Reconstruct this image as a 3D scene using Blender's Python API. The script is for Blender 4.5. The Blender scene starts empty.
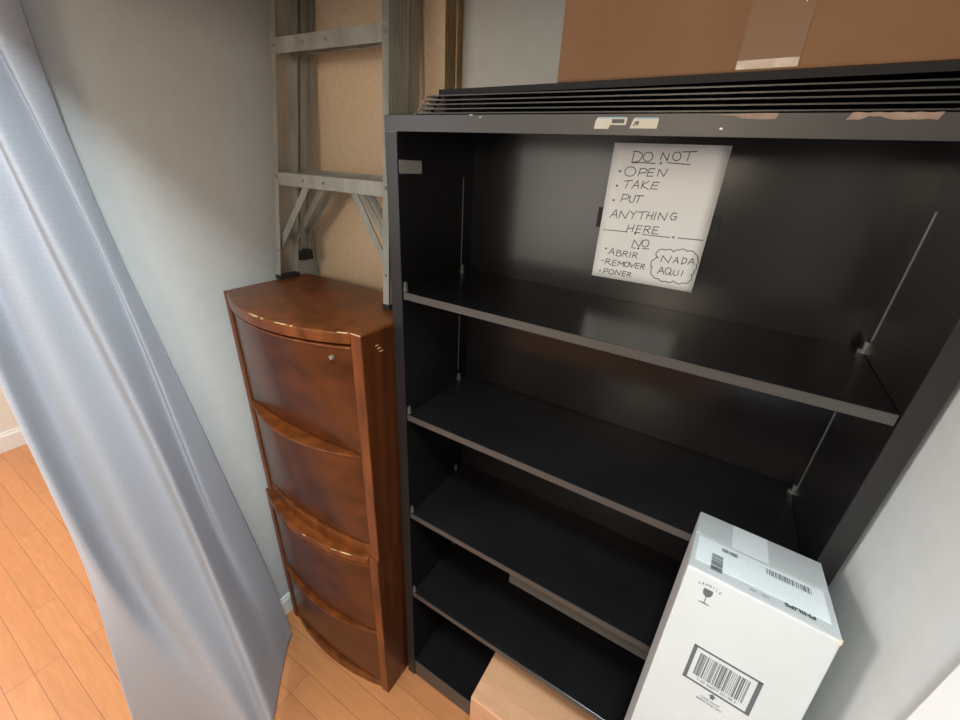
import bpy, bmesh, math, random
from mathutils import Vector, Matrix
random.seed(7)
S = bpy.context.scene
C = S.collection

# ------------------------------------------------------------ camera, light, exposure
cam_d = bpy.data.cameras.new('camera'); cam = bpy.data.objects.new('camera', cam_d); C.objects.link(cam)
cam_d.sensor_width = 36.0; cam_d.lens = 410.59 / 960 * 36.0
cam_d.clip_start = 0.02
cam.matrix_world = Matrix(((0.8513, -0.2657, 0.4524, 0.6209), (0.5222, 0.3470, -0.7790, -0.6689),
                           (0.0501, 0.8994, 0.4342, 1.7561), (0, 0, 0, 1)))
S.camera = cam
S.view_settings.view_transform = 'Standard'; S.view_settings.look = 'None'
S.view_settings.gamma = 1.0; S.view_settings.use_curve_mapping = False
S.view_settings.exposure = 0.0
W = bpy.data.worlds.new('world'); S.world = W; W.use_nodes = True
W.node_tree.nodes['Background'].inputs[0].default_value = (1.0, 0.90, 0.78, 1)
W.node_tree.nodes['Background'].inputs[1].default_value = 0.14

def area(name, loc, target, sx, sy, power, col):
    l = bpy.data.lights.new(name, 'AREA'); l.shape = 'RECTANGLE'; l.size = sx; l.size_y = sy
    l.energy = power; l.color = col
    o = bpy.data.objects.new(name, l); C.objects.link(o); o.location = loc
    o.rotation_euler = (Vector(target) - Vector(loc)).to_track_quat('-Z', 'Y').to_euler()
    return o
area('ceiling_lamp', (0.66, -0.73, 2.46), (0.10, -0.45, 0.9), 0.34, 0.06, 35, (0.80, 0.94, 1.0))
area('window_daylight', (-0.95, -3.3, 1.45), (0.2, 0.0, 1.2), 1.2, 1.4, 23, (1.0, 0.92, 0.80))
area('added_warm_fill', (0.30, -1.9, 2.05), (-0.5, -0.1, 1.7), 0.40, 0.40, 11, (1.0, 0.86, 0.66))  # added warm fill for the shaded upper wall, not a fixture of the room
area('next_room_daylight', (-2.6, -1.95, 1.7), (-0.5, -0.6, 0.4), 1.4, 1.4, 84, (0.97, 0.98, 1.0))

# ------------------------------------------------------------ materials
def mat(name, col, rough=0.5, metal=0.0, spec=0.5, coat=0.0):
    m = bpy.data.materials.new(name); m.use_nodes = True
    b = m.node_tree.nodes['Principled BSDF']
    b.inputs['Base Color'].default_value = (*col, 1); b.inputs['Roughness'].default_value = rough
    b.inputs['Metallic'].default_value = metal; b.inputs['Specular IOR Level'].default_value = spec
    b.inputs['Coat Weight'].default_value = coat
    return m
def nd(m, t, **kw):
    n = m.node_tree.nodes.new(t)
    for k, v in kw.items():
        if k in n.inputs.keys(): n.inputs[k].default_value = v
        else: setattr(n, k, v)
    return n
def lk(m, a, ao, b, bi): m.node_tree.links.new(a.outputs[ao], b.inputs[bi])
def bsdf(m): return m.node_tree.nodes['Principled BSDF']
def noise_col(m, c1, c2, scale=(1, 1, 1), nscale=8, detail=6, lo=0.3, hi=0.7, bump=0.0, rough=None, dist=0.0):
    tc = nd(m, 'ShaderNodeTexCoord'); mp = nd(m, 'ShaderNodeMapping'); mp.inputs['Scale'].default_value = scale
    lk(m, tc, 'Object', mp, 'Vector')
    nz = nd(m, 'ShaderNodeTexNoise'); nz.inputs['Scale'].default_value = nscale; nz.inputs['Detail'].default_value = detail
    nz.inputs['Distortion'].default_value = dist
    lk(m, mp, 0, nz, 'Vector')
    r = nd(m, 'ShaderNodeValToRGB'); r.color_ramp.elements[0].position = lo; r.color_ramp.elements[1].position = hi
    r.color_ramp.elements[0].color = (*c1, 1); r.color_ramp.elements[1].color = (*c2, 1)
    lk(m, nz, 'Fac', r, 'Fac'); lk(m, r, 'Color', bsdf(m), 'Base Color')
    if bump:
        b = nd(m, 'ShaderNodeBump'); b.inputs['Strength'].default_value = bump; b.inputs['Distance'].default_value = 0.002
        lk(m, nz, 'Fac', b, 'Height'); lk(m, b, 'Normal', bsdf(m), 'Normal')
    if rough:
        q = nd(m, 'ShaderNodeMapRange'); q.inputs['To Min'].default_value = rough[0]; q.inputs['To Max'].default_value = rough[1]
        lk(m, nz, 'Fac', q, 'Value'); lk(m, q, 'Result', bsdf(m), 'Roughness')
    return m

M_wall = noise_col(mat('painted_wall', (.6, .6, .6), .55), (.545, .555, .545), (.575, .585, .575), nscale=30, bump=.04)
M_white = mat('white_trim_paint', (.80, .80, .78), .4)
M_ceil = mat('ceiling_paint', (.75, .75, .73), .7)
M_far = mat('cream_wall_paint', (.78, .74, .66), .6)

M_floor = mat('plank_floor', (.5, .25, .1), .33)
def floor_mat(m):
    tc = nd(m, 'ShaderNodeTexCoord'); mp = nd(m, 'ShaderNodeMapping'); mp.inputs['Location'].default_value = (0.31, 0.213, 0)
    lk(m, tc, 'Object', mp, 'Vector')
    br = nd(m, 'ShaderNodeTexBrick'); br.offset = 0.37; br.offset_frequency = 3
    for k, v in {'Scale': 1.0, 'Mortar Size': 0.0012, 'Mortar Smooth': 0.2, 'Bias': 0.0, 'Brick Width': 0.82, 'Row Height': 0.0765}.items():
        br.inputs[k].default_value = v
    br.inputs['Color1'].default_value = (.56, .240, .092, 1); br.inputs['Color2'].default_value = (.51, .210, .080, 1)
    br.inputs['Mortar'].default_value = (.29, .115, .047, 1)
    lk(m, mp, 0, br, 'Vector')
    mp2 = nd(m, 'ShaderNodeMapping'); mp2.inputs['Scale'].default_value = (2.2, 14, 1)
    lk(m, tc, 'Object', mp2, 'Vector')
    nz = nd(m, 'ShaderNodeTexNoise'); nz.inputs['Scale'].default_value = 3; nz.inputs['Detail'].default_value = 7; nz.inputs['Distortion'].default_value = 1.2
    lk(m, mp2, 0, nz, 'Vector')
    r = nd(m, 'ShaderNodeValToRGB'); r.color_ramp.elements[0].position = .3; r.color_ramp.elements[1].position = .7
    r.color_ramp.elements[0].color = (.88, .85, .83, 1); r.color_ramp.elements[1].color = (1.0, 1.0, 1.0, 1)
    lk(m, nz, 'Fac', r, 'Fac')
    mx = nd(m, 'ShaderNodeMix', data_type='RGBA', blend_type='MULTIPLY'); mx.inputs[0].default_value = 1
    m.node_tree.links.new(br.outputs['Color'], mx.inputs[6]); m.node_tree.links.new(r.outputs['Color'], mx.inputs[7])
    m.node_tree.links.new(mx.outputs[2], bsdf(m).inputs['Base Color'])
    b = nd(m, 'ShaderNodeBump'); b.inputs['Strength'].default_value = .25; b.inputs['Distance'].default_value = .001; b.invert = True
    lk(m, br, 'Fac', b, 'Height'); lk(m, b, 'Normal', bsdf(m), 'Normal')
floor_mat(M_floor)

M_black = noise_col(mat('black_enamel_steel', (.012, .011, .012), .26, 0, .5), (.0075, .007, .0075), (.0115, .0105, .011), nscale=5, rough=(.19, .27))
M_blackedge = mat('lit_black_steel_edge', (.050, .047, .046), .40, .35, .5)  # black steel lips, their reflected light put into a greyer colour
M_postface = mat('black_post_face', (.026, .025, .025), .40, .3, .5)
M_shelfedge = mat('lit_shelf_edge', (.085, .081, .077), .40, .4, .5)  # same black steel, brighter still: the light on the shelf fronts is in the colour
M_darksteel = mat('dark_grey_steel', (.055, .06, .057), .5, .2, .4)
M_steel = mat('zinc_steel', (.55, .55, .54), .35, .9)
M_darkmatte = mat('dark_matte_paint', (.007, .006, .006), .65, 0, .3)
M_dullsteel = mat('dull_steel', (.30, .30, .29), .45, .8)
M_alu = noise_col(mat('weathered_aluminium', (.6, .6, .57), .42, .75), (.36, .35, .32), (.54, .53, .49), scale=(1, 1, .25), nscale=25, rough=(.35, .55))
M_rivet = mat('dull_rivet', (.30, .29, .27), .5, .7)
M_rubber = mat('black_rubber', (.012, .012, .012), .7)
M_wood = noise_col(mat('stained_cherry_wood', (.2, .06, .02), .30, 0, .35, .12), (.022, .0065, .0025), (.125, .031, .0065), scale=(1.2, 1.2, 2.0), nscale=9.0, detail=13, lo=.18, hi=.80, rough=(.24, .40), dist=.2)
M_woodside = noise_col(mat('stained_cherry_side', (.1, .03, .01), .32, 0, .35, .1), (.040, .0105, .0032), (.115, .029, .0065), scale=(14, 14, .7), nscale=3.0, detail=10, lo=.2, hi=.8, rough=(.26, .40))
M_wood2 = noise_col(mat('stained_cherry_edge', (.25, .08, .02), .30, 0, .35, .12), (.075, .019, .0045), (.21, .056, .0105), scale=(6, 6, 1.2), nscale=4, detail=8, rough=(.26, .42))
M_woodchip = mat('bare_chipped_wood', (.62, .42, .22), .8)
M_pboard = mat('particle_board', (.5, .38, .25), .8)
def pb(m):
    tc = nd(m, 'ShaderNodeTexCoord')
    v = nd(m, 'ShaderNodeTexVoronoi'); v.inputs['Scale'].default_value = 330
    lk(m, tc, 'Object', v, 'Vector')
    nz = nd(m, 'ShaderNodeTexNoise'); nz.inputs['Scale'].default_value = 130; nz.inputs['Detail'].default_value = 6
    lk(m, tc, 'Object', nz, 'Vector')
    a = nd(m, 'ShaderNodeMath', operation='MULTIPLY'); lk(m, v, 'Distance', a, 0); a.inputs[1].default_value = 0.5
    b = nd(m, 'ShaderNodeMath', operation='ADD'); lk(m, a, 0, b, 0); lk(m, nz, 'Fac', b, 1)
    r = nd(m, 'ShaderNodeValToRGB'); r.color_ramp.elements[0].position = .4; r.color_ramp.elements[1].position = 1.0
    r.color_ramp.elements[0].color = (.54, .39, .26, 1); r.color_ramp.elements[1].color = (.66, .50, .35, 1)
    lk(m, b, 0, r, 'Fac'); lk(m, r, 'Color', bsdf(m), 'Base Color')
pb(M_pboard)
M_pedge = noise_col(mat('particle_board_edge', (.3, .2, .1), .85), (.20, .13, .06), (.40, .28, .15), scale=(1, 6, .5), nscale=60, detail=6)
M_card = noise_col(mat('brown_cardboard', (.36, .20, .10), .75), (.165, .080, .031), (.20, .100, .042), scale=(1, 1, 1), nscale=6, bump=.02)  # brown darkened further, the shade under the header put into the colour
M_cardtape = mat('brown_tape_on_cardboard', (.165, .082, .034), .5)
M_tapeend = noise_col(mat('cloudy_clear_tape', (.35, .26, .19), .3), (.30, .21, .145), (.46, .38, .31), nscale=50)
M_card2 = noise_col(mat('tan_cardboard', (.55, .37, .19), .55), (.58, .29, .165), (.64, .34, .20), nscale=9)
M_tape = mat('clear_packing_tape', (.60, .335, .185), .2, 0, .5, .15)
M_whitecard = noise_col(mat('white_carton', (.80, .80, .77), .5), (.435, .438, .43), (.465, .468, .46), nscale=9)
M_label = noise_col(mat('pale_label', (.72, .76, .76), .25), (.66, .67, .66), (.70, .71, .70), nscale=14)
M_cardedge = mat('raw_carton_edge', (.50, .43, .30), .8)
M_ink = mat('dark_print_ink', (.045, .045, .05), .6)
M_inkgrey = mat('grey_print_ink', (.085, .085, .09), .6)
M_faint = mat('faint_print', (.50, .54, .54), .5)
M_paper = mat('white_paper', (.88, .89, .89), .7)
M_pen = mat('black_pen_line', (.03, .03, .035), .6)
M_sticker = mat('torn_white_sticker', (.56, .53, .44), .6)
M_bluestick = mat('blue_sticker_edge', (.25, .42, .55), .6)
M_worn = noise_col(mat('torn_paper_residue', (.45, .33, .26), .8), (.24, .165, .125), (.36, .27, .21), nscale=60)
M_metaltag = mat('grey_foil_tape', (.42, .40, .36), .4, .3)

M_cloth = mat('grey_curtain_cloth', (.46, .49, .56), .8, 0, .2)
def cloth(m):
    b = bsdf(m); b.inputs['Sheen Weight'].default_value = .08
    uv = nd(m, 'ShaderNodeTexCoord')
    mp = nd(m, 'ShaderNodeMapping'); mp.inputs['Scale'].default_value = (1, 1, 1)
    lk(m, uv, 'UV', mp, 'Vector')
    br = nd(m, 'ShaderNodeTexBrick'); br.offset = .5
    for k, v in {'Scale': 1.0, 'Mortar Size': .0042, 'Mortar Smooth': 1.0, 'Brick Width': .019, 'Row Height': .0095}.items(): br.inputs[k].default_value = v
    br.inputs['Color1'].default_value = (.45, .463, .51, 1); br.inputs['Color2'].default_value = (.455, .468, .515, 1); br.inputs['Mortar'].default_value = (.478, .491, .54, 1)
    lk(m, mp, 0, br, 'Vector'); lk(m, br, 'Color', b, 'Base Color')
    bp = nd(m, 'ShaderNodeBump'); bp.inputs['Strength'].default_value = .16; bp.inputs['Distance'].default_value = .0012; bp.invert = True
    lk(m, br, 'Fac', bp, 'Height'); lk(m, bp, 'Normal', b, 'Normal')
    t = nd(m, 'ShaderNodeBsdfTranslucent'); t.inputs[0].default_value = (.62, .62, .66, 1)
    mx = nd(m, 'ShaderNodeMixShader'); mx.inputs[0].default_value = .22
    out = m.node_tree.nodes['Material Output']
    lk(m, b, 0, mx, 1); lk(m, t, 0, mx, 2); lk(m, mx, 0, out, 'Surface')
cloth(M_cloth)

# ------------------------------------------------------------ builders
def link(name, me, m, parent=None):
    o = bpy.data.objects.new(name, me); C.objects.link(o)
    if m: me.materials.append(m)
    if parent: o.parent = parent; 
    return o
def mesh(name, verts, faces, m, parent=None, smooth=False, bevel=0, seg=2):
    me = bpy.data.meshes.new(name); me.from_pydata([tuple(v) for v in verts], [], faces)
    bm = bmesh.new(); bm.from_mesh(me); bmesh.ops.recalc_face_normals(bm, faces=bm.faces); bm.to_mesh(me); bm.free()
    o = link(name, me, m, parent)
    if smooth:
        for p in me.polygons: p.use_smooth = True
    if bevel:
        b = o.modifiers.new('b', 'BEVEL'); b.width = bevel; b.segments = seg; b.limit_method = 'ANGLE'; b.angle_limit = math.radians(40)
    return o
class MB:
    def __init__(s): s.v = []; s.f = []
    def add(s, v, f):
        n = len(s.v); s.v += [tuple(a) for a in v]; s.f += [tuple(i + n for i in q) for q in f]; return s
    def box(s, x0, x1, y0, y1, z0, z1, T=None):
        v = [Vector((x, y, z)) for z in (z0, z1) for x, y in ((x0, y0), (x1, y0), (x1, y1), (x0, y1))]
        if T: v = [T @ a for a in v]
        return s.add(v, [(3, 2, 1, 0), (4, 5, 6, 7), (0, 1, 5, 4), (1, 2, 6, 5), (2, 3, 7, 6), (3, 0, 4, 7)])
    def cyl(s, a, b, r, n=12, r2=None):
        a = Vector(a); b = Vector(b); d = (b - a).normalized(); r2 = r if r2 is None else r2
        u = d.orthogonal().normalized(); w = d.cross(u)
        v = [a + (u * math.cos(t) + w * math.sin(t)) * r for t in [2 * math.pi * k / n for k in range(n)]]
        v += [b + (u * math.cos(t) + w * math.sin(t)) * r2 for t in [2 * math.pi * k / n for k in range(n)]]
        return s.add(v, [tuple(range(n))[::-1], tuple(range(n, 2 * n))] + [(k, (k + 1) % n, n + (k + 1) % n, n + k) for k in range(n)])
    def prism(s, pts, axis, a, b):
        # pts 2D polygon in the other two axes, extruded along axis from a to b
        def P(p, t):
            return {0: (t, p[0], p[1]), 1: (p[0], t, p[1]), 2: (p[0], p[1], t)}[axis]
        n = len(pts); v = [P(p, a) for p in pts] + [P(p, b) for p in pts]
        return s.add(v, [tuple(range(n))[::-1], tuple(range(n, 2 * n))] + [(k, (k + 1) % n, n + (k + 1) % n, n + k) for k in range(n)])
    def bar(s, a, b, wx, wy, up=(0, 1, 0)):
        a = Vector(a); b = Vector(b); d = (b - a).normalized(); u = Vector(up); u = (u - d * u.dot(d)).normalized(); w = d.cross(u)
        v = [p + w * (i * wx / 2) + u * (j * wy / 2) for p in (a, b) for i, j in ((-1, -1), (1, -1), (1, 1), (-1, 1))]
        return s.add(v, [(3, 2, 1, 0), (4, 5, 6, 7), (0, 1, 5, 4), (1, 2, 6, 5), (2, 3, 7, 6), (3, 0, 4, 7)])
    def build(s, name, m, parent=None, smooth=False, bevel=0, seg=2): return mesh(name, s.v, s.f, m, parent, smooth, bevel, seg)
def tag(o, label, cat, group=None):
    o['label'] = label; o['category'] = cat
    if group: o['group'] = group
    return o
def root(name, loc, label, cat, group=None):
    o = bpy.data.objects.new(name, None); C.objects.link(o); o.location = loc; o.empty_display_size = .05
    return tag(o, label, cat, group)
def adopt(r):
    """children were built in world coordinates: keep them there under an Empty that sits at the thing's base"""
    inv = Matrix.Translation(r.location).inverted()
    for c in r.children:
        if c.get('_d'): continue
        c.data.transform(inv) if c.data.users == 1 else None
def struct(o): o['kind'] = 'structure'; return o
def arc(x0, x1, y0, sag, n=18):
    """bowed front edge: points from x0 to x1, bulging towards -Y by sag"""
    return [(x0 + (x1 - x0) * k / n, y0 - sag * (1 - (2 * k / n - 1) ** 2)) for k in range(n + 1)]
def text_mesh(s, size, shear=0, bold=0):
    cu = bpy.data.curves.new('t', 'FONT'); cu.body = s; cu.size = size; cu.shear = shear; cu.offset = bold
    cu.align_x = 'CENTER'; cu.align_y = 'CENTER'; cu.resolution_u = 3
    o = bpy.data.objects.new('t', cu); C.objects.link(o)
    dg = bpy.context.evaluated_depsgraph_get(); me = bpy.data.meshes.new_from_object(o.evaluated_get(dg))
    bpy.data.objects.remove(o); bpy.data.curves.remove(cu)
    return [v.co.copy() for v in me.vertices], [tuple(p.vertices) for p in me.polygons]

# ------------------------------------------------------------ the room
XL, XR, YB = -0.583, 0.8975, 0.322
struct(mesh('floor', [(-2.95, -3.6, 0), (1.1, -3.6, 0), (1.1, .45, 0), (-2.95, .45, 0), (-2.95, -3.6, -.05), (1.1, -3.6, -.05), (1.1, .45, -.05), (-2.95, .45, -.05)],
            [(0, 1, 2, 3), (7, 6, 5, 4), (0, 4, 5, 1), (1, 5, 6, 2), (2, 6, 7, 3), (3, 7, 4, 0)], M_floor))
struct(MB().box(-2.95, 1.1, -3.6, .45, 2.5, 2.56).build('ceiling', M_ceil))
struct(MB().box(-2.95, 1.05, YB, YB + .1, 0, 2.5).build('wall_back', M_wall))
struct(MB().box(XL - .115, XL, -.36, YB, 0, 2.5).build('wall_left', M_wall))
struct(MB().box(XL - .115, XL, -1.35, -.36, 2.34, 2.5).build('wall_above_opening', M_wall))
struct(MB().box(XR, XR + .1, -3.4, YB, 0, 2.5).build('wall_right', M_wall))
struct(MB().box(-2.98, -2.88, -3.4, YB, 0, 2.5).build('wall_far', M_far))
struct(MB().box(XL, XR, -.467, -.387, 2.04, 2.5).build('wall_header', M_wall))
bb = [(0, 0), (-.013, 0), (-.013, .075), (-.008, .085), (-.008, .092), (0, .092)]
struct(MB().prism([(XL - a, b) for a, b in bb], 1, -.36, YB).build('baseboard_left', M_white))
struct(MB().box(XL, -.54, .31, YB, 0, .092).build('baseboard_back', M_white))
struct(MB().prism([(-2.88 - a, b * 1.3) for a, b in bb], 1, -3.4, YB).build('baseboard_far', M_white))
struct(MB().box(XR - .008, XR + .0, -1.14, -.36, 0, 2.03).build('added_door_1', mat('added_door_grey', (.20, .19, .18), .5)))  # unseen door, added to darken the reflection in the bookcase back
struct(MB().box(XR - .018, XR, -.36, -.270, 0, 2.1).box(XR - .024, XR, -.36, -.335, 0, 2.1).build('trim_1', M_white, bevel=.003))

# ------------------------------------------------------------ steel bookcase
BW, BD, BH, PT = .8914, .2755, 1.827, .0245
BX = -.006
R_ = root('bookcase', (BW / 2, 0, 0), 'tall black steel bookcase with empty shelves, a handwritten notice inside its top compartment', 'bookcase')
for s in (0, 1):
    x0, x1 = (BX, PT) if s == 0 else (BW - .0285, BW)
    sp = MB().box(x0 if s else x0, x1, .0, BD + .012, 0, BH - .0045).build('side_panel', M_black, R_, bevel=.0015)
    xi = x1 if s == 0 else x0; d = 1 if s == 0 else -1
    # front face of the post, a lighter black than the side panel
    MB().box(min(x0, x1) + .0005, max(x0, x1) - .0005, -.0012, .0, .0, BH - .028).build('post_face', M_postface, sp)
    for (za, zb) in ([(1.511, 1.7194), (1.20, 1.369)] if s == 0 else [(1.515, 1.7235), (1.185, 1.3732)]):
        MB().box(min(xi, xi + d * .0012), max(xi, xi + d * .0012), .2305, .2320, za, zb).build('slotted_strip', M_dullsteel, sp)
MB().box(PT, BW - PT, BD, BD + .012, .04, BH - .005).build('back_panel', M_black, R_)
tp = MB().box(BX, BW, .003, BD + .012, BH - .004, BH).box(BX, BW, 0, .003, BH - .0275, BH).build('top_panel', M_black, R_, bevel=.0015)
MB().box(BX + .001, BW - .001, -.0012, .0, BH - .027, BH - .001).build('front_lip', M_blackedge, tp)
SZ = [1.4885, 1.1660, .8240, .471]
for i, z in enumerate(SZ):
    m_ = MB().box(PT + .0005, BW - .029, .004, BD - .001, z - .004, z)
    m_.box(PT + .0005, BW - .029, .004, .02, z - .0165, z - .004)
    sh = m_.build('shelf', M_black, R_, bevel=.001)
    MB().box(PT + .0015, BW - .030, .0022, .004, z - .0165, z - .0005).build('front_lip', M_shelfedge, sh)
    if i == 2:
        MB().box(.347, BW - PT - .004, .0225, .031, z - .076, z - .004).build('stiffener_bar', M_darksteel, sh)
    for s in (0, 1):
        xi = PT if s == 0 else BW - .0285; d = 1 if s == 0 else -1
        for y in ((.010, .236) if s == 0 else (.243,)):
            c = MB().prism([(y - .005, z + .0005), (y + .005, z + .0005), (y + .003, z + .021), (y - .003, z + .021)], 0, xi, xi + d * .004)
            c.box(min(xi, xi + d * .009), max(xi, xi + d * .006), y - .003, y + .003, z + .0005, z + .007)
            c.build('shelf_clip', M_dullsteel, sh)
kb = MB().box(PT, BW - PT, .004, BD, .078, .088).box(PT, BW - PT, .004, .016, 0, .078).build('bottom_deck', M_black, R_)
MB().box(PT + .001, BW - PT - .001, .0022, .004, .003, .087).build('kick_plate', M_shelfedge, kb)
# stickers and torn residue on the top lip
def flat(name, pts, y, m, par, th=.0006):
    n = len(pts); v = [(x, y, z) for x, z in pts] + [(x, y - th, z) for x, z in pts]
    return mesh(name, v, [tuple(range(n)), tuple(range(n, 2 * n))[::-1]] + [(k, (k + 1) % n, n + (k + 1) % n, n + k) for k in range(n)], m, par)
LY = -.0013
a = flat('sticker', [(.403, 1.8075), (.4035, 1.8165), (.406, 1.8215), (.4485, 1.8215), (.4475, 1.8125), (.4255, 1.8125), (.4235, 1.8075)], LY, M_sticker, tp); a['label'] = 'torn white sticker'
flat('sticker_print', [(.4275, 1.8145), (.4275, 1.8195), (.4445, 1.8195), (.4445, 1.8145)], LY - .0007, M_inkgrey, a)
flat('sticker_print', [(.408, 1.8095), (.409, 1.8145), (.420, 1.8150), (.419, 1.8095)], LY - .0007, M_faint, a)
flat('sticker_stripe', [(.408, 1.8205), (.408, 1.8222), (.447, 1.8222), (.447, 1.8205)], LY - .0007, M_bluestick, a)
a = flat('sticker', [(.4535, 1.8085), (.457, 1.8205), (.4905, 1.8205), (.4895, 1.8085)], LY, M_sticker, tp); a['label'] = 'torn white sticker'
flat('sticker_stripe', [(.459, 1.8198), (.459, 1.8216), (.489, 1.8216), (.489, 1.8198)], LY - .0007, M_bluestick, a)
flat('sticker_print', [(.4575, 1.8115), (.4600, 1.8170), (.4650, 1.8170), (.4640, 1.8115), (.4625, 1.8115), (.4632, 1.8140), (.4605, 1.8140), (.4595, 1.8115)], LY - .0007, M_inkgrey, a)
flat('paper_residue', [(.548, 1.8245), (.58, 1.8252), (.60, 1.826), (.625, 1.826), (.6235, 1.820), (.61, 1.8193), (.588, 1.8205), (.578, 1.8235)], LY, M_worn, tp)
pts_t = [(.694 + .0755 * k / 16, 1.8262 + .0004 * math.sin(k * 1.7)) for k in range(17)]
pts_b = [(.6905 + .076 * k / 16, 1.8185 + (.0042 if 3 < k < 11 else .0012) * abs(math.sin(k * .32 + .2)) + .0005 * math.sin(k * 2.3)) for k in range(17)]
flat('paper_residue', pts_t + pts_b[::-1], LY, M_worn, tp)
flat('paint_chip', [(.5655, 1.8082), (.5665, 1.8105), (.569, 1.810), (.5695, 1.808)], LY, M_paper, tp)
for x, z, w_ in ((.185, 1.8255, .010), (.205, 1.822, .007)):
    flat('paint_chip', [(x, z), (x + w_ * .4, z + .0011), (x + w_, z + .0004), (x + w_ * .5, z - .0008)], LY, M_metaltag, tp)
# metal tag on the inner left side, dark marks behind the notice, water marks on the shelves
a = MB().box(PT, PT + .0012, .003, .0715, 1.7275, 1.7515).build('metal_tag', M_metaltag, R_); a['label'] = 'grey metal tag inside the left side panel'
MB().box(0.350, .366, BD - .002, BD, 1.640, 1.681).build('back_slot', M_rubber, R_)
MB().box(.572, .588, BD - .002, BD, 1.646, 1.684).build('back_slot', M_rubber, R_)

# ------------------------------------------------------------ handwritten notice
PWD, PHT = .2159, .2794
PX, PZ = .3610, 1.8045
SX, SY = .2110 / PWD, .2695 / PHT
PWD, PHT = .2110, .2695
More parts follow.
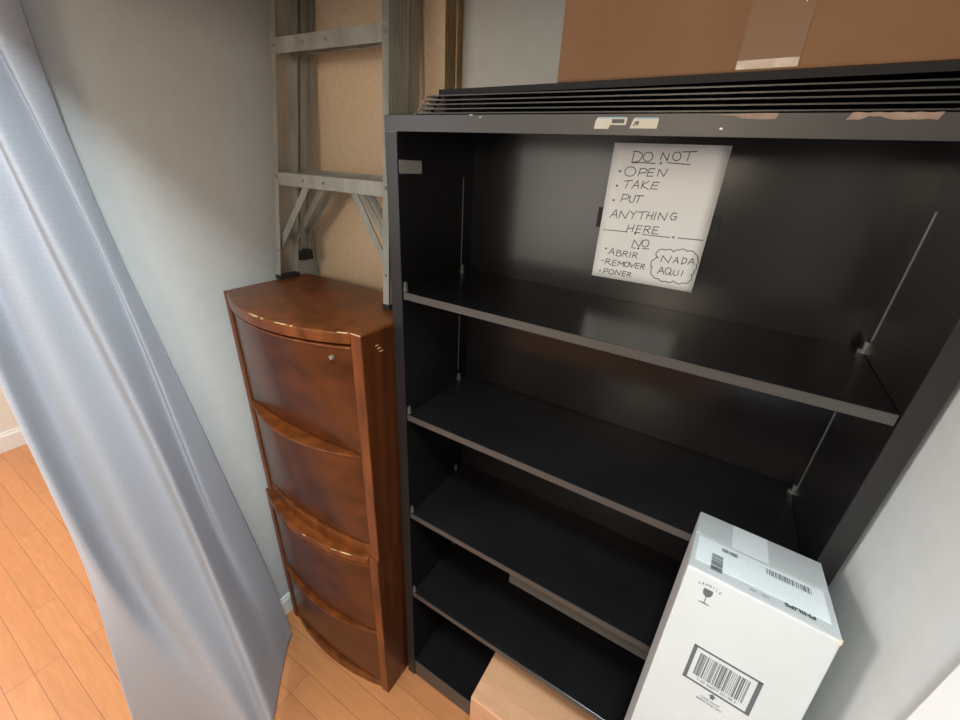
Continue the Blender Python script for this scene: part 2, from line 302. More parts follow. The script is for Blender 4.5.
# Wavy loose sheet hung on the back panel
nr, nc = 14, 10
pv = []
def ph(u, v): return .0012 + .0035 * (v ** 2) + .0012 * math.sin(u * 3.3 + v * 2.2)
for j in range(nr + 1):
    for i in range(nc + 1):
        u, v = i / nc, j / nr
        pv.append((PX + u * PWD, BD - .0025 - ph(u, v), PZ - v * PHT - .0))
pf = [(j * (nc + 1) + i, j * (nc + 1) + i + 1, (j + 1) * (nc + 1) + i + 1, (j + 1) * (nc + 1) + i) for j in range(nr) for i in range(nc)]
note = root('paper_notice', (PX + PWD / 2, BD - .003, PZ - PHT), 'white sheet with handwritten DO NOT OPEN TAKE PUT notice, hung inside the black bookcase', 'paper notice')
pp = mesh('sheet', pv, pf, M_paper, note, smooth=True)
sm = pp.modifiers.new('s', 'SOLIDIFY'); sm.thickness = .0004; sm.offset = 0
STROKES = '433,-153 420,-346|412,-149 514,-152 594,-190 602,-258 555,-328 414,-360|417,-360 670,-351 885,-357|963,-287 981,-154 1095,-296 1105,-158|1328,-132 1597,-113|1470,-123 1455,-284|1102,-330 1523,-347|620,-463 598,-604|611,-464 705,-454 760,-485 735,-533 616,-547|792,-456 771,-596|792,-456 905,-451|786,-525 882,-521|771,-596 885,-590|970,-586 981,-454 1094,-585 1140,-442|340,-717 517,-693|430,-712 388,-859|517,-851 614,-688 651,-843|545,-792 645,-786|724,-691 709,-839|839,-684 711,-776 857,-845|928,-699 897,-828|920,-700 1042,-698|912,-762 1018,-758|891,-828 1027,-828|373,-978 348,-1128|358,-979 465,-977 503,-1013 466,-1060 360,-1074|530,-996 510,-1086 555,-1127 606,-1109 628,-989|618,-984 795,-972|713,-978 682,-1126|685,-160 730,-156 773,-171 802,-203 812,-244 800,-284 768,-315 725,-327 680,-319 644,-292 626,-253 630,-211 656,-176 696,-157|1223,-139 1259,-135 1293,-149 1318,-178 1327,-216 1318,-252 1294,-279 1260,-291 1223,-283 1194,-259 1178,-223 1181,-185 1200,-153 1232,-136|386,-444 441,-438 491,-454 526,-486 537,-529 522,-571 483,-604 430,-618 376,-610 333,-583 313,-542 319,-498 351,-461 400,-440|974,-339 999,-351|201,-528 228,-540|188,-812 215,-824|174,-1104 202,-1116|174,-1471 284,-1301 323,-1468|214,-1409 316,-1400|372,-1464 389,-1314 509,-1459 559,-1299|587,-1297 662,-1360|726,-1280 662,-1360 646,-1452|745,-1306 933,-1273|845,-1289 827,-1438|962,-1278 937,-1427|1058,-1278 1033,-1424|950,-1354 1045,-1351|1111,-1274 1088,-1424|1168,-1416 1178,-1273 1302,-1412 1328,-1265|1505,-1258 1438,-1250 1394,-1322 1430,-1391 1501,-1379 1513,-1319 1454,-1324|612,-1578 588,-1725|725,-1566 703,-1718|597,-1651 716,-1639|798,-1573 778,-1719|798,-1573 896,-1572|789,-1646 876,-1636|778,-1719 874,-1714|957,-1565 938,-1710|951,-1566 1034,-1563 1063,-1597 1021,-1635 947,-1643|994,-1638 1064,-1707|1130,-1559 1113,-1702|1130,-1559 1231,-1557|1120,-1630 1212,-1623|1113,-1702 1228,-1700|75,-1745 316,-1734 606,-1732|926,-1745 1481,-1739|1633,-1730 2097,-1716|764,-2034 786,-1878 913,-2009 954,-1858|767,-2051 848,-2047|990,-2037 1124,-2026|286,-2258 369,-2114 416,-2261|315,-2207 406,-2201|474,-2140 466,-2264|468,-2141 547,-2146 543,-2189 473,-2202|544,-2192 586,-2226 548,-2268 466,-2267|616,-2143 608,-2266|616,-2143 690,-2142 703,-2180 612,-2204|647,-2199 713,-2263|773,-2146 757,-2263|832,-2144 817,-2267|832,-2144 903,-2150 905,-2188 826,-2208|855,-2204 925,-2261|157,-2416 221,-2423|274,-2368 259,-2496|274,-2368 352,-2370 351,-2414 269,-2432|300,-2427 383,-2494|430,-2371 414,-2492|430,-2371 507,-2372|422,-2431 496,-2430|414,-2492 498,-2492|538,-2492 559,-2374 611,-2444 668,-2374 664,-2486|793,-2371 848,-2470 915,-2362|939,-2365 925,-2474|939,-2365 1013,-2366|933,-2421 1002,-2416|925,-2474 996,-2472|1050,-2364 1035,-2479|1050,-2364 1109,-2370 1108,-2407 1044,-2422|1067,-2419 1114,-2482|274,-2589 255,-2714|274,-2589 350,-2590 347,-2642 268,-2661|518,-2694 535,-2581 616,-2688 645,-2579|689,-2588 678,-2691|689,-2588 759,-2587|684,-2639 753,-2635|678,-2691 748,-2692|798,-2587 788,-2692|798,-2587 859,-2593 855,-2631 797,-2643|814,-2640 869,-2691|1418,-2265 1429,-2122 1568,-2258 1603,-2107|1661,-2244 1712,-2112 1760,-2244|1677,-2198 1749,-2194|1830,-2105 1823,-2249|1824,-2105 1900,-2123 1908,-2194 1823,-2249|1944,-2232 2004,-2089 2052,-2216|1958,-2181 2041,-2169|1403,-2521 1467,-2361 1536,-2515|1423,-2458 1514,-2453|1626,-2456 1694,-2514|1719,-2382 1712,-2472 1760,-2503 1807,-2472 1812,-2377|1896,-2369 1880,-2496|1003,-1850 1036,-1843 1068,-1855 1090,-1882 1098,-1918 1090,-1956 1067,-1985 1035,-1999 1001,-1995 975,-1973 961,-1938 963,-1900 981,-1867 1011,-1847|718,-2376 744,-2370 768,-2377 784,-2396 790,-2421 783,-2448 765,-2470 741,-2480 716,-2478 695,-2463 685,-2439 688,-2412 702,-2388 725,-2373|414,-2596 439,-2590 462,-2597 478,-2615 483,-2640 476,-2667 458,-2688 434,-2698 409,-2696 390,-2682 380,-2659 383,-2632 397,-2608 420,-2593|1582,-2363 1610,-2356 1637,-2366 1657,-2391 1665,-2425 1659,-2461 1640,-2489 1613,-2503 1585,-2499 1561,-2479 1548,-2447 1550,-2410 1564,-2379 1589,-2359|761,-1737 786,-1748|1533,-1720 1556,-1731|893,-2040 918,-2051|203,-2135 230,-2146|158,-2651 185,-2662|1305,-2061 1332,-2020 1366,-1995 1409,-1992 1458,-2003 1499,-1980 1540,-1973 1582,-1988 1623,-2018 1638,-1989 1658,-1970 1686,-1965 1719,-1969 1756,-1943 1794,-1933 1835,-1944 1877,-1970 1920,-1953 1962,-1950 2002,-1970 2040,-2005 2068,-2019 2088,-2038 2098,-2064 2101,-2095 2120,-2128 2129,-2161 2123,-2192 2106,-2222 2120,-2255 2124,-2286 2115,-2313 2095,-2339 2101,-2368 2099,-2394 2086,-2414 2064,-2430 2084,-2465 2093,-2498 2087,-2530 2069,-2562 2050,-2598 2024,-2622 1990,-2627 1949,-2621 1903,-2652 1856,-2663 1807,-2648 1757,-2614 1725,-2650 1689,-2670 1646,-2668 1599,-2650 1560,-2667 1522,-2669 1486,-2652 1452,-2620 1416,-2631 1382,-2629 1352,-2611 1324,-2580 1299,-2567 1281,-2550 1272,-2526 1270,-2497 1258,-2471 1255,-2447 1263,-2425 1279,-2405 1256,-2390 1239,-2372 1233,-2349 1233,-2322 1231,-2288 1237,-2260 1256,-2240 1284,-2225 1295,-2201 1310,-2184 1332,-2178 1358,-2179 1330,-2171 1308,-2158 1295,-2135 1287,-2107 1284,-2092 1286,-2079 1293,-2068 1305,-2061'
hw = MB()
def PP(x, y):
    u, v = x / PWD, -y / PHT
    return Vector((PX + x, BD - .0025 - ph(u, v) - .0006, PZ + y))
for s in STROKES.split('|'):
    q = [(int(p.split(',')[0]) / 1e4 * SX, int(p.split(',')[1]) / 1e4 * SY) for p in s.split()]
    big = any(abs(a - b) > 0 for a, b in q)
    for k in range(len(q) - 1):
        a, b = Vector(q[k]), Vector(q[k + 1]); d = b - a
        L = d.length
        if L < 1e-6: continue
        n = Vector((-d.y, d.x)) / L; w_ = .00078 if len(q) > 2 or L > .004 else .0019
        e = d / L * .0004
        segs = max(1, int(L / .02)); pts = [a - e + (d + 2 * e) * t / segs for t in range(segs + 1)]
        for t in range(segs):
            v = [PP(*(pts[t] + n * w_)), PP(*(pts[t + 1] + n * w_)), PP(*(pts[t + 1] - n * w_)), PP(*(pts[t] - n * w_))]
            hw.add(v, [(0, 1, 2, 3)])
o = hw.build('handwriting', M_pen, note); o['label'] = 'black pen handwriting in English and Spanish'

# ------------------------------------------------------------ two stacked bow-front cabinets
CX0, CX1, CYF, CYB = -.544, -.017, -.101, .170
SAG = .060
def bowtop(sag, z0, z1, yf):
    return MB().prism(arc(DX0 - .001, DX1 + .001, yf, sag, 24) + [(DX1 + .001, CYF + .014), (CX1, CYF + .014), (CX1, CYB), (CX0, CYB), (CX0, CYF + .014), (DX0 - .001, CYF + .014)], 2, z0, z1)
def bowslab(x0, x1, sag, z0, z1, yf=CYF, yb=CYB):
    return MB().prism(arc(x0, x1, yf, sag, 24) + [(x1, yb), (x0, yb)], 2, z0, z1)
def drawer(par, z1, z0, x0, x1, sag_t, sag_b, name='drawer', knob=False):
    n, mz = 24, 8
    v = []; f = []
    yb = CYF + .02
    for j in range(mz + 1):
        t = j / mz; z = z1 + (z0 - z1) * t; sg = sag_t + (sag_b - sag_t) * (t ** 1.5)
        v += [(x, y, z) for x, y in arc(x0, x1, CYF + .004, sg, n)] + [(x1, yb, z), (x0, yb, z)]
    k = n + 3
    for j in range(mz):
        for i in range(k): f.append((j * k + i, j * k + (i + 1) % k, (j + 1) * k + (i + 1) % k, (j + 1) * k + i))
    f.append(tuple(range(k))); f.append(tuple(range(mz * k, (mz + 1) * k))[::-1])
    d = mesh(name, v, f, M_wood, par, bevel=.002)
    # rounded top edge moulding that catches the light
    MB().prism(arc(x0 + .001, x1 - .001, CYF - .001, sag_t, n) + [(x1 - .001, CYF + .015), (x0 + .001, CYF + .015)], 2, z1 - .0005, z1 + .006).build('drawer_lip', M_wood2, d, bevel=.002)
    return d
def carcass(par, z0, z1):
    MB().box(CX0 - .0004, CX0 + .018, CYF + .003, CYB, z0, z1 - .004).build('side_panel', M_woodside, par)
    MB().box(CX1 - .018, CX1 + .0004, CYF + .003, CYB, z0, z1 - .004).build('side_panel', M_woodside, par)
    MB().box(CX0 + .018, CX1 - .018, CYB - .008, CYB, z0, z1).build('back_panel', M_wood, par)
    for x0, x1 in ((CX0, CX0 + .020), (CX1 - .032, CX1)):
        MB().box(x0, x1, CYF, CYF + .014, z0, z1).build('stile', M_wood2, par, bevel=.002)
def chips(par, pts, sag, z, seed, yf=0):
    r = random.Random(seed)
    for t0, t1 in pts:
        n = max(3, int((t1 - t0) * 80))
        A = []; B = []
        for k in range(n + 1):
            t = t0 + (t1 - t0) * k / n; x = DX0 + (DX1 - DX0) * t; y = CYF - yf - sag * (1 - (2 * t - 1) ** 2)
            h = .0008 + .0025 * r.random() * math.sin(math.pi * (k + .3) / (n + .6))
            A.append((x, y + h, z + .0005)); B.append((x, y - .0006, z - h * .9))
        mid = [(a[0], b[1] - .0002, z + .0004) for a, b in zip(A, B)]
        mesh('chipped_edge', A + mid + B, [(k, k + 1, n + 2 + k, n + 1 + k) for k in range(n)] + [(n + 1 + k, n + 2 + k, 2 * n + 3 + k, 2 * n + 2 + k) for k in range(n)], M_woodchip, par)
low = root('wooden_cabinet', ((CX0 + CX1) / 2, .03, 0), 'lower two-drawer bow-front cherry wood cabinet, standing on the plank floor', 'cabinet', 'stacked bow-front wooden cabinets')
DX0, DX1 = CX0 + .021, CX1 - .033
carcass(low, 0, .6935)
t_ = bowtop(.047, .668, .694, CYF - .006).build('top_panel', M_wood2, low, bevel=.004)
chips(t_, [(.52, .55), (.76, .80), (.82, .90)], .047, .694, 3, .006)
drawer(low, .655, .335, DX0, DX1, .050, .030)
drawer(low, .326, .040, DX0, DX1, .044, .022)
bowslab(DX0, DX1, .034, 0.0, .038, CYF + .004, CYF + .03).build('base_rail', M_wood2, low, bevel=.002)
CX0, CX1, CYF = -.533, -.013, -.097
DX0, DX1 = CX0 + .021, CX1 - .033
up = root('wooden_cabinet', ((CX0 + CX1) / 2, .03, .694), 'upper two-drawer bow-front cherry wood cabinet carrying the aluminium ladder on its top', 'cabinet', 'stacked bow-front wooden cabinets')
carcass(up, .694, 1.4045)
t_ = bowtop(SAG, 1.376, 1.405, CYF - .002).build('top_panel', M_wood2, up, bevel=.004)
chips(t_, [(.42, .50), (.52, .54), (.62, .70), (.715, .73), (.95, .999)], SAG, 1.405, 5, .002)
MB().box(CX1 - .030, CX1 + .0008, CYF - .0008, CYF + .0012, 1.4035, 1.4052).build('chipped_edge', M_woodchip, up)
d1 = drawer(up, 1.363, 1.068, DX0, DX1, SAG - .006, .018)
MB().cyl((-.0795, CYF - .025, 1.346), (-.0795, CYF - .031, 1.346), .006, 14, .005).build('lock', M_steel, d1)
drawer(up, 1.058, .742, DX0, DX1, SAG - .006, .022)
bowslab(DX0, DX1, .030, .694, .735, CYF + .004, CYF + .03).build('base_rail', M_wood2, up, bevel=.003)
# the scratch on the side, near the top corner
for k in range(3):
    MB().box(CX1, CX1 + .0006, -.055 + k * .006, -.045 + k * .007, 1.366 - k * .009, 1.3685 - k * .009).build('scratch', M_woodchip, up)

# ------------------------------------------------------------ aluminium step ladder on the cabinet
lad = root('step_ladder', (-.31, .11, 1.405), 'folded weathered aluminium step ladder standing on the wooden cabinet, leaning on particle boards', 'ladder')
LZ0, LZ1 = 1.412, 2.185
def lx(side, z):      # outer x of a front rail at height z
    t = (z - 1.405) / .65
    return (-.538 + .049 * t) if side < 0 else (-.083 - .021 * t)
def ly(z): return .068 + .066 * (z - 1.405) / .65
def rail(side, y0, y1, z0, z1, inset, fl, name, lip=True):
    m_ = MB()
    d = 1 if side < 0 else -1
    def Q(xo, yo, z): return Vector((lx(side, z) + d * (inset + xo), ly(z) + yo, z))
    def bx(xa, xb, ya, yb):
        v = [Q(x, y, z) for z in (z0, z1) for x, y in ((xa, ya), (xb, ya), (xb, yb), (xa, yb))]
        m_.add(v, [(3, 2, 1, 0), (4, 5, 6, 7), (0, 1, 5, 4), (1, 2, 6, 5), (2, 3, 7, 6), (3, 0, 4, 7)])
    bx(0, .0025, y0, y1)
    bx(.0025, fl, y0, y0 + .003); bx(.0025, fl, y1 - .003, y1)
    n = 5
    for k in range(n):
        yc = y0 + (y1 - y0) * (k + 1) / (n + 1); bx(-.0012, 0, yc - .0022, yc + .0022)
    return m_.build(name, M_alu, lad)
FB = .064
for s in (-1, 1):
    fr = rail(s, 0, FB, LZ0, LZ1, 0, .019, 'front_rail')
    zf = LZ0 + .004; d = 1 if s < 0 else -1; x = lx(s, zf); y = ly(zf)
    MB().box(min(x - d * .002, x + d * .021), max(x - d * .002, x + d * .021), y - .002, y + FB + .002, 1.405, 1.418).build('rubber_foot', M_rubber, fr)
    rr = rail(s, FB + .006, FB + .044, 1.475, LZ1, .004, .018, 'rear_rail')
    zf = 1.475; x = lx(s, zf) + d * .004; y = ly(zf)
    MB().box(min(x - d * .002, x + d * .021), max(x - d * .002, x + d * .021), y + FB + .005, y + FB + .046, 1.452, 1.482).build('rubber_foot', M_rubber, rr)
    for z in (1.49, 1.69, 1.99):
        MB().cyl((lx(s, z) + d * .010, ly(z) + .001, z), (lx(s, z) + d * .010, ly(z) - .002, z), .0045, 10, .003).build('rivet', M_rivet, fr)
def tread(z):
    x0, x1 = lx(-1, z) + .0035, lx(1, z) - .0035; y = ly(z)
    m_ = MB().box(x0, x1, y - .0005, y + .0025, z - .033, z)
    m_.box(x0, x1, y + .0025, y + .058, z - .003, z); m_.box(x0, x1, y + .055, y + .058, z - .026, z - .003)
    for k in range(5): m_.box(x0, x1, y + .008 + k * .010, y + .011 + k * .010, z, z + .0012)
    t = m_.build('tread', M_alu, lad, bevel=.0008)
    for x in (x0 + .115, x0 + .195):
        MB().cyl((x, y - .0003, z - .016), (x, y - .003, z - .016), .0045, 10, .003).build('rivet', M_rivet, t)
for z in (1.703, 2.006): tread(z)
MB().box(lx(-1, LZ1) - .006, lx(1, LZ1) + .006, ly(LZ1) - .006, ly(LZ1) + .108, LZ1, LZ1 + .012).build('top_cap', M_alu, lad, bevel=.002)
def brace(a, b, w_=.020, th=.003): MB().bar(a, b, w_, th).build('brace', M_alu, lad)
for s in (-1, 1):
    d = 1 if s < 0 else -1
    xo = lx(s, 1.5)
    brace((xo + d * .134, ly(1.68) + .012, 1.672), (xo + d * .005, ly(1.50) + .010, 1.497))
    brace((xo + d * .152, ly(1.68) + .050, 1.672), (xo + d * .018, ly(1.52) + .054, 1.515))
    brace((xo + d * .176, ly(1.68) + FB + .022, 1.69), (xo + d * .030, ly(1.54) + FB + .020, 1.535))
# rear horizontal bars
for z in (1.70, 2.01):
    MB().box(lx(-1, z) + .0075, lx(1, z) - .0075, ly(z) + FB + .012, ly(z) + FB + .016, z - .012, z + .012).build('rear_bar', M_alu, lad)

# ------------------------------------------------------------ particle boards behind the ladder
BN = ['frontmost of the three speckled particle boards standing behind the ladder and cabinet', 'middle one of the three particle boards, seen by its brown edge right of the ladder', 'rearmost of the three particle boards, flat against the back wall']
for k in range(3):
    y0 = .2525 + k * .0225
    r = root('particle_board', (-.31, y0 + .01, 0), BN[k], 'board', 'particle boards behind the ladder')
    x1 = -.0615 + (.012, .010, .014)[k]
    MB().box(-.580, x1 - .0006, y0, y0 + .0222, 0, 2.115 + .005 * k).build('panel_face', M_pboard, r)
    MB().box(x1 - .0006, x1, y0 + .0002, y0 + .0218, 0, 2.115 + .005 * k).build('sawn_edge', M_pedge, r)

# ------------------------------------------------------------ stacked spare shelves on the bookcase
SN = ['lowest black spare shelf of the stack, lying directly on the bookcase top', 'second black spare shelf from the bottom of the stack on the bookcase', 'third black spare shelf from the bottom of the stack on the bookcase', 'fourth black spare shelf from the bottom of the stack on the bookcase', 'fifth black spare shelf from the bottom, its front lip just below the top one', 'topmost black spare shelf, set back and carrying the brown cardboard box']
for k in range(6):
    z = BH + .0005 + k * .0066
    y0 = .012 + .002 * (k % 2) if k < 5 else .0124
    x0 = [.058, .066, .073, .077, .084, .100][k]; x1 = x0 + .79 - (.02 if k == 5 else 0)
    h = .0032 if k < 5 else .009
    r = root('spare_shelf', ((x0 + x1) / 2, .14, z), SN[k], 'shelf', 'spare shelves stacked on the bookcase')
    m_ = MB().box(x0, x1, y0 + .0008, .27, z + h - .0016, z + h)
    m_.box(x0, x1, .262, .27, z, z + h - .0016)
    if k < 5: m_.box(x0 + .004, x0 + .02, y0 + .01, y0 + .02, z, z + .0016); m_.box(x1 - .02, x1 - .004, y0 + .01, y0 + .02, z, z + .0016)
    m_.build('shelf_plate', M_black, r)
    if k < 5: MB().box(x0, x1, y0, y0 + .0008, z + .0018, z + .0034).build('front_lip', M_blackedge, r)
    else: MB().box(x0, x1, y0, y0 + .0008, z, z + h).build('front_lip', M_darkmatte, r)
    MB().box(x0 - .003, x0, y0 + .003, y0 + .008, z + .0012, z + .0032).build('corner_tab', M_dullsteel, r)

# ------------------------------------------------------------ big cardboard box on top
zb = BH + .0005 + 5 * .0066 + .0091
bx_ = root('cardboard_box', (.62, .15, zb), 'large brown cardboard box lying on the black spare shelves above the bookcase', 'box')
T = Matrix.Translation((.323, .028, zb)) @ Matrix.Rotation(math.radians(-4.6), 4, 'Z')
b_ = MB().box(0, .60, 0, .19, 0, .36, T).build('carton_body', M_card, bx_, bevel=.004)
MB().box(.243, .306, -.0008, 0, .003, .012, T).build('tape_end', M_tapeend, bx_)['label'] = 'strip of clear tape on the lower edge'
MB().box(.243, .306, -.0004, 0, .012, .36, T).build('tape_strip', M_cardtape, bx_)
m_ = MB()
for k in range(8):
    t0, t1 = k / 8, (k + 1) / 8
    f_ = lambda t: Vector((.287 + .010 * math.sin(t * 2.0), -.0012 - .002 * t, .070 - .008 * t))
    m_.cyl(T @ f_(t0), T @ f_(t1), .0008, 6)
m_.build('loose_thread', M_paper, bx_)

# ------------------------------------------------------------ tan box in the bottom compartment
tb = root('cardboard_box', (.50, .03, .088), 'small tan cardboard box with shiny tape in the bottom bookcase compartment', 'box')
X0, X1, Y0, Y1, Z0, Z1 = .3125, .70, -.083, .20, .0885, .33
MB().box(X0, X1, Y0, Y1, Z0, Z1).build('carton_body', M_card2, tb, bevel=.005, seg=3)
MB().box(X0 + .002, X1 - .002, Y0 + .055, Y0 + .105, Z1, Z1 + .0006).build('tape', M_tape, tb)
MB().box(X0 + .002, X1 - .002, Y0 + .108, Y0 + .160, Z1, Z1 + .0005).build('tape', M_tape, tb)
MB().box(X0 + .002, X0 + .12, Y0 - .0005, Y0, Z1 - .06, Z1 - .005).box(X0 + .002, X0 + .12, Y0 + .003, Y0 + .028, Z1, Z1 + .0005).build('tape', M_tape, tb)
for (x, y, l) in ((.05, .072, .012), (.062, .075, .02), (.10, .079, .02), (.03, .014, .03), (.15, .06, .02)):
    MB().bar((X0 + x, Y0 + y, Z1 + .0016), (X0 + x + l, Y0 + y + random.uniform(-.003, .003), Z1 + .0022), .002, .0012, (0, 0, 1)).build('tape_wrinkle', M_tape, tb)

# ------------------------------------------------------------ tall white lamp carton leaning on the bookcase
EX = Vector((.9983, -.0579, -.0014)); EY = Vector((.0561, .9718, -.2291)); EZ = Vector((.0146, .2286, .9734))
TLc = Vector((.6953, .0029, 1.2222)); TW, TD, TH = .1720, .1765, 1.2553
T = Matrix(((EX.x, -EY.x, EZ.x, TLc.x), (EX.y, -EY.y, EZ.y, TLc.y), (EX.z, -EY.z, EZ.z, TLc.z), (0, 0, 0, 1)))   # local: x right, y to the front, z up; z=0 the lid
wc = root('lamp_carton', T @ Vector((TW / 2, 0, -TH)), 'tall white lamp carton with barcode leaning against the right post of the bookcase', 'box')
wc.location.z = 0
def TB(x0, x1, y0, y1, z0, z1): return MB().box(x0, x1, y0, y1, z0, z1, T)
sc = TW / .1688   # the marks were measured on a box of this ratio
MB().box(0, TW, 0, TD, -TH, 0, T).build('carton_body', M_whitecard, wc, bevel=.002)
# lid: a wide flap lying over the front two thirds, edges slightly proud
lid = MB().box(.0005, TW - .0005, .0005, .074 * sc, 0, .0012, T).build('lid_flap', M_whitecard, wc)
lid2 = MB().box(.0005, TW - .0005, .0775 * sc, TD - .001, 0, .0014, T).build('lid_flap', M_whitecard, wc)
MB().box(-.0006, .0, .03, TD - .006, -.034, -.001, T).build('side_flap', M_whitecard, wc, bevel=.0003)
lb = MB().box(.006, TW - .008, .081 * sc, .150 * sc, .0014, .0018, T).build('address_label', M_label, lid2)
lb['label'] = 'pale printed label under clear tape'
MB().box(.050 * sc, .098 * sc, .001, .076 * sc, .0012, .0016, T).build('tape', M_label, lid)
z_ = .0018
def bars(x0, x1, y0, y1, seed, horiz=False, m=M_inkgrey, par=lb, name='barcode'):
    r = random.Random(seed); m_ = MB(); p = 0.0
    while p < 1:
        w_ = r.choice((.012, .02, .03)); g = r.choice((.012, .018, .03))
        q = min(1, p + w_)
        if horiz: m_.box(x0, x1, y0 + (y1 - y0) * p, y0 + (y1 - y0) * q, z_, z_ + .0003, T)
        else: m_.box(x0 + (x1 - x0) * p, x0 + (x1 - x0) * q, y0, y1, z_, z_ + .0003, T)
        p = q + g
    return m_.build(name, m, par)
bars(.037 * sc, .058 * sc, .0895 * sc, .0995 * sc, 1)
bars(.026 * sc, .0405 * sc, .116 * sc, .158 * sc, 2, True)
bars(.0935 * sc, .146 * sc, .0895 * sc, .104 * sc, 4)
def put_text(s, size, org, ux, uy, m, par, name, bold=0, sx=1):
    v, f = text_mesh(s, size, 0, bold)
    ux, uy = Vector(ux), Vector(uy); n = ux.cross(uy)
    return mesh(name, [T @ (Vector(org) + ux * (a.x * sx) + uy * a.y) for a in v], f, m, par)
put_text('PHILIPS', .0105, (.1285 * sc, .1555 * sc, z_ + .0006), (-1, 0, 0), (0, 1, 0), M_ink, lb, 'lettering', .0003, 1.0)
put_text('CFL   MP', .0060, (.084 * sc, .1600 * sc, z_ + .0003), (-1, 0, 0), (0, 1, 0), M_inkgrey, lb, 'lettering')
m_ = MB(); r = random.Random(9)
for (a, b, c, d_) in ((.062, .090, .092, .118), (.062, .092, .123, .148), (.094, .146, .108, .113), (.046, .060, .112, .135), (.094, .150, .118, .140)):
    y = c
    while y < d_:
        x = a
        while x < b:
            w_ = r.uniform(.003, .009); m_.box(x * sc, min(b, x + w_) * sc, y * sc, (y + .0016) * sc, z_, z_ + .0003, T); x += w_ + .0015
        y += .0042
m_.build('small_print', M_faint, lb)
# front face marks
FY = TD
def FB_(m_, x0, x1, z0, z1, th=.0004): return m_.box(x0 * sc, x1 * sc, FY, FY + th, -z1 * sc, -z0 * sc, T)
bc = FB_(FB_(FB_(FB_(MB(), .0392, .1218, .1063, .1090), .0392, .1218, .1610, .1637), .0392, .0440, .1063, .1637), .1165, .1218, .1063, .1637).build('barcode_frame', M_inkgrey, wc)
r = random.Random(12); m_ = MB(); x = .0495
while x < .1105:
    w_ = r.choice((.0006, .0006, .0008, .0016)); FB_(m_, x, x + w_, .1145, .1515); x += w_ + r.choice((.0006, .0007, .0015))
m_.build('barcode_bars', M_inkgrey, bc)
put_text('1 00 46677 20138 5', .0062, (.080 * sc, FY + .0005, -.1560 * sc), (1, 0, 0), (0, 0, 1), M_inkgrey, bc, 'digits', 0, 1.0)
def poly(name, pts, m, par):
    n = len(pts); v = [T @ Vector((a * sc, FY + .0004, -b * sc)) for a, b in pts] + [T @ Vector((a * sc, FY, -b * sc)) for a, b in pts]
    return mesh(name, v, [tuple(range(n)), tuple(range(n, 2 * n))[::-1]] + [(k, (k + 1) % n, n + (k + 1) % n, n + k) for k in range(n)], m, par)
poly('arrow', [(.0795, .1650), (.0840, .1690), (.0818, .1690), (.0818, .1730), (.0772, .1730), (.0772, .1690), (.0750, .1690)], M_inkgrey, wc)
put_text('CASE PACK', .0048, (.0790 * sc, FY + .0005, -.1775 * sc), (1, 0, 0), (0, 0, 1), M_inkgrey, wc, 'caption', 0)
put_text('BARCODE UPC', .0048, (.0790 * sc, FY + .0005, -.1828 * sc), (1, 0, 0), (0, 0, 1), M_inkgrey, wc, 'caption', 0)
g = [(.0262, .0195), (.0372, .0195), (.0375, .0250), (.0360, .0290), (.0330, .0310), (.0322, .0312), (.0322, .0405), (.0385, .0415), (.0385, .0425), (.0250, .0425), (.0250, .0415), (.0312, .0405), (.0312, .0312), (.0304, .0310), (.0274, .0290), (.0259, .0250)]
poly('fragile_glass', g, M_inkgrey, wc)
for k, ch in enumerate('FRAGILE'):
    t = (k - 3) / 3
    put_text(ch, .0048, ((.0318 + .0125 * t) * sc, FY + .0005, -(.0135 + .0030 * t * t) * sc), (math.cos(.35 * t), 0, -math.sin(.35 * t)), (math.sin(.35 * t), 0, math.cos(.35 * t)), M_inkgrey, wc, 'lettering', .0001)
MB().box(TW - .003, TW + .0006, TD - .004, TD + .0006, -.006, .0016, T).build('worn_corner', M_cardedge, wc, bevel=.001)

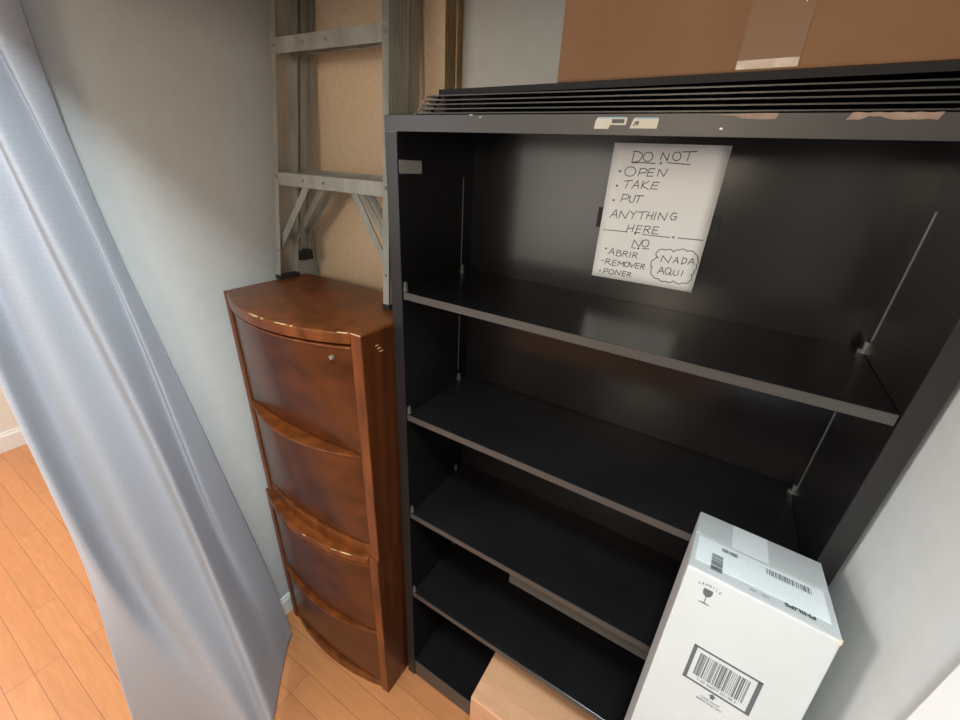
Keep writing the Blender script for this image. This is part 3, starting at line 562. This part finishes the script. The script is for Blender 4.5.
# ------------------------------------------------------------ curtain
ZS = [2.3, 2.05, 1.8, 1.55, 1.3, 1.05, .8, .6, .42, .27, .13, .015]
COLS = [[(-0.575, -0.505), (-0.575, -0.515), (-0.575, -0.525), (-0.575, -0.535), (-0.575, -0.545), (-0.579, -0.556), (-0.582, -0.553), (-0.585, -0.577), (-0.592, -0.597), (-0.599, -0.611), (-0.605, -0.625), (-0.609, -0.635)], [(-0.53, -0.472), (-0.529, -0.493), (-0.528, -0.515), (-0.526, -0.536), (-0.525, -0.547), (-0.523, -0.553), (-0.521, -0.554), (-0.52, -0.54), (-0.499, -0.528), (-0.482, -0.516), (-0.465, -0.505), (-0.452, -0.495)], [(-0.57, -0.445), (-0.569, -0.462), (-0.568, -0.479), (-0.566, -0.496), (-0.565, -0.498), (-0.558, -0.501), (-0.551, -0.506), (-0.545, -0.492), (-0.487, -0.482), (-0.438, -0.47), (-0.392, -0.459), (-0.355, -0.449)], [(-0.55, -0.436), (-0.548, -0.445), (-0.545, -0.454), (-0.543, -0.464), (-0.54, -0.46), (-0.519, -0.459), (-0.497, -0.458), (-0.48, -0.447), (-0.426, -0.441), (-0.381, -0.437), (-0.339, -0.433), (-0.304, -0.429)], [(-0.556, -0.426), (-0.555, -0.42), (-0.554, -0.415), (-0.553, -0.408), (-0.552, -0.389), (-0.532, -0.377), (-0.511, -0.37), (-0.495, -0.365), (-0.436, -0.374), (-0.388, -0.381), (-0.342, -0.388), (-0.305, -0.395)], [(-0.522, -0.445), (-0.519, -0.43), (-0.516, -0.415), (-0.513, -0.397), (-0.51, -0.371), (-0.489, -0.359), (-0.467, -0.352), (-0.45, -0.348), (-0.4, -0.354), (-0.359, -0.359), (-0.321, -0.364), (-0.289, -0.368)], [(-0.562, -0.435), (-0.559, -0.393), (-0.556, -0.352), (-0.553, -0.322), (-0.55, -0.306), (-0.536, -0.305), (-0.521, -0.296), (-0.51, -0.289), (-0.468, -0.285), (-0.433, -0.282), (-0.4, -0.279), (-0.374, -0.279)], [(-0.54, -0.387), (-0.539, -0.372), (-0.538, -0.354), (-0.536, -0.32), (-0.535, -0.301), (-0.524, -0.291), (-0.514, -0.277), (-0.505, -0.265), (-0.486, -0.245), (-0.469, -0.229), (-0.454, -0.213), (-0.442, -0.204)], [(-0.55, -0.299), (-0.55, -0.315), (-0.55, -0.318), (-0.55, -0.295), (-0.55, -0.262), (-0.548, -0.235), (-0.546, -0.207), (-0.545, -0.185), (-0.522, -0.172), (-0.504, -0.165), (-0.486, -0.164), (-0.472, -0.163)]]
def cr(p, t):
    n = len(p); i = min(int(t), n - 2); f = t - i
    g = lambda k: p[max(0, min(n - 1, k))]
    a, b, c, d = g(i - 1), g(i), g(i + 1), g(i + 2)
    return .5 * ((2 * b) + (c - a) * f + (2 * a - 5 * b + 4 * c - d) * f * f + (3 * b - a - 3 * c + d) * f ** 3)
NU, NV = 112, 90
cols_d = []
for c in COLS:
    P3 = [Vector((x, y, z)) for (x, y), z in zip(c, ZS)]
    # smooth the rows once so that the folds run cleanly
    Q = [P3[0]] + [(P3[k - 1] + P3[k] * 2 + P3[k + 1]) / 4 for k in range(1, len(P3) - 1)] + [P3[-1]]
    for a, b in zip(Q, P3): a.z = b.z
    cols_d.append([cr(Q, (len(ZS) - 1) * j / NV) for j in range(NV + 1)])
cv = []; uvs = []
for j in range(NV + 1):
    row = [cols_d[k][j] for k in range(len(COLS))]
    d = 0; prev = None
    for i in range(NU + 1):
        p = cr(row, (len(COLS) - 1) * i / NU)
        t = i / NU; v = j / NV
        p = p + Vector((.0022 * math.sin(23 * t + 3 * v) * math.sin(9 * v + 5 * t), 0, 0))
        if i >= NU - 14: p.x += .0
        cv.append(p)
        if prev is not None: d += (p - prev).length
        prev = p; uvs.append((d, p.z))
cf = [(j * (NU + 1) + i, j * (NU + 1) + i + 1, (j + 1) * (NU + 1) + i + 1, (j + 1) * (NU + 1) + i) for j in range(NV) for i in range(NU)]
cur = root('curtain', (-.5, -.38, 0), 'pale grey textured cloth curtain hanging in the left opening down to the floor', 'curtain')
me = bpy.data.meshes.new('curtain_cloth'); me.from_pydata([tuple(v) for v in cv], [], cf)
ul = me.uv_layers.new(name='UVMap')
for lp in me.loops: ul.data[lp.index].uv = uvs[lp.vertex_index]
cl = link('curtain_cloth', me, M_cloth, cur)
for p_ in me.polygons: p_.use_smooth = True
sm = cl.modifiers.new('s', 'SOLIDIFY'); sm.thickness = .0012; sm.offset = 0

# children were modelled in world coordinates: move their meshes so each Empty sits at its thing's base
def settle(r):
    off = Vector(r.location)
    def sub(o):
        if not o.data.get('_s'):
            o.data.transform(Matrix.Translation(-off)); o.data['_s'] = 1
        for c in o.children: sub(c)
    for c in r.children: sub(c)
for o in list(C.objects):
    if o.type == 'EMPTY' and o.parent is None: settle(o)
for me in bpy.data.meshes:
    if me.get('_s'): del me['_s']
for o in C.objects:
    if o.name.startswith('spare_shelf') and o['label'].startswith('topmost'): o.rotation_euler.z = math.radians(-4.0)
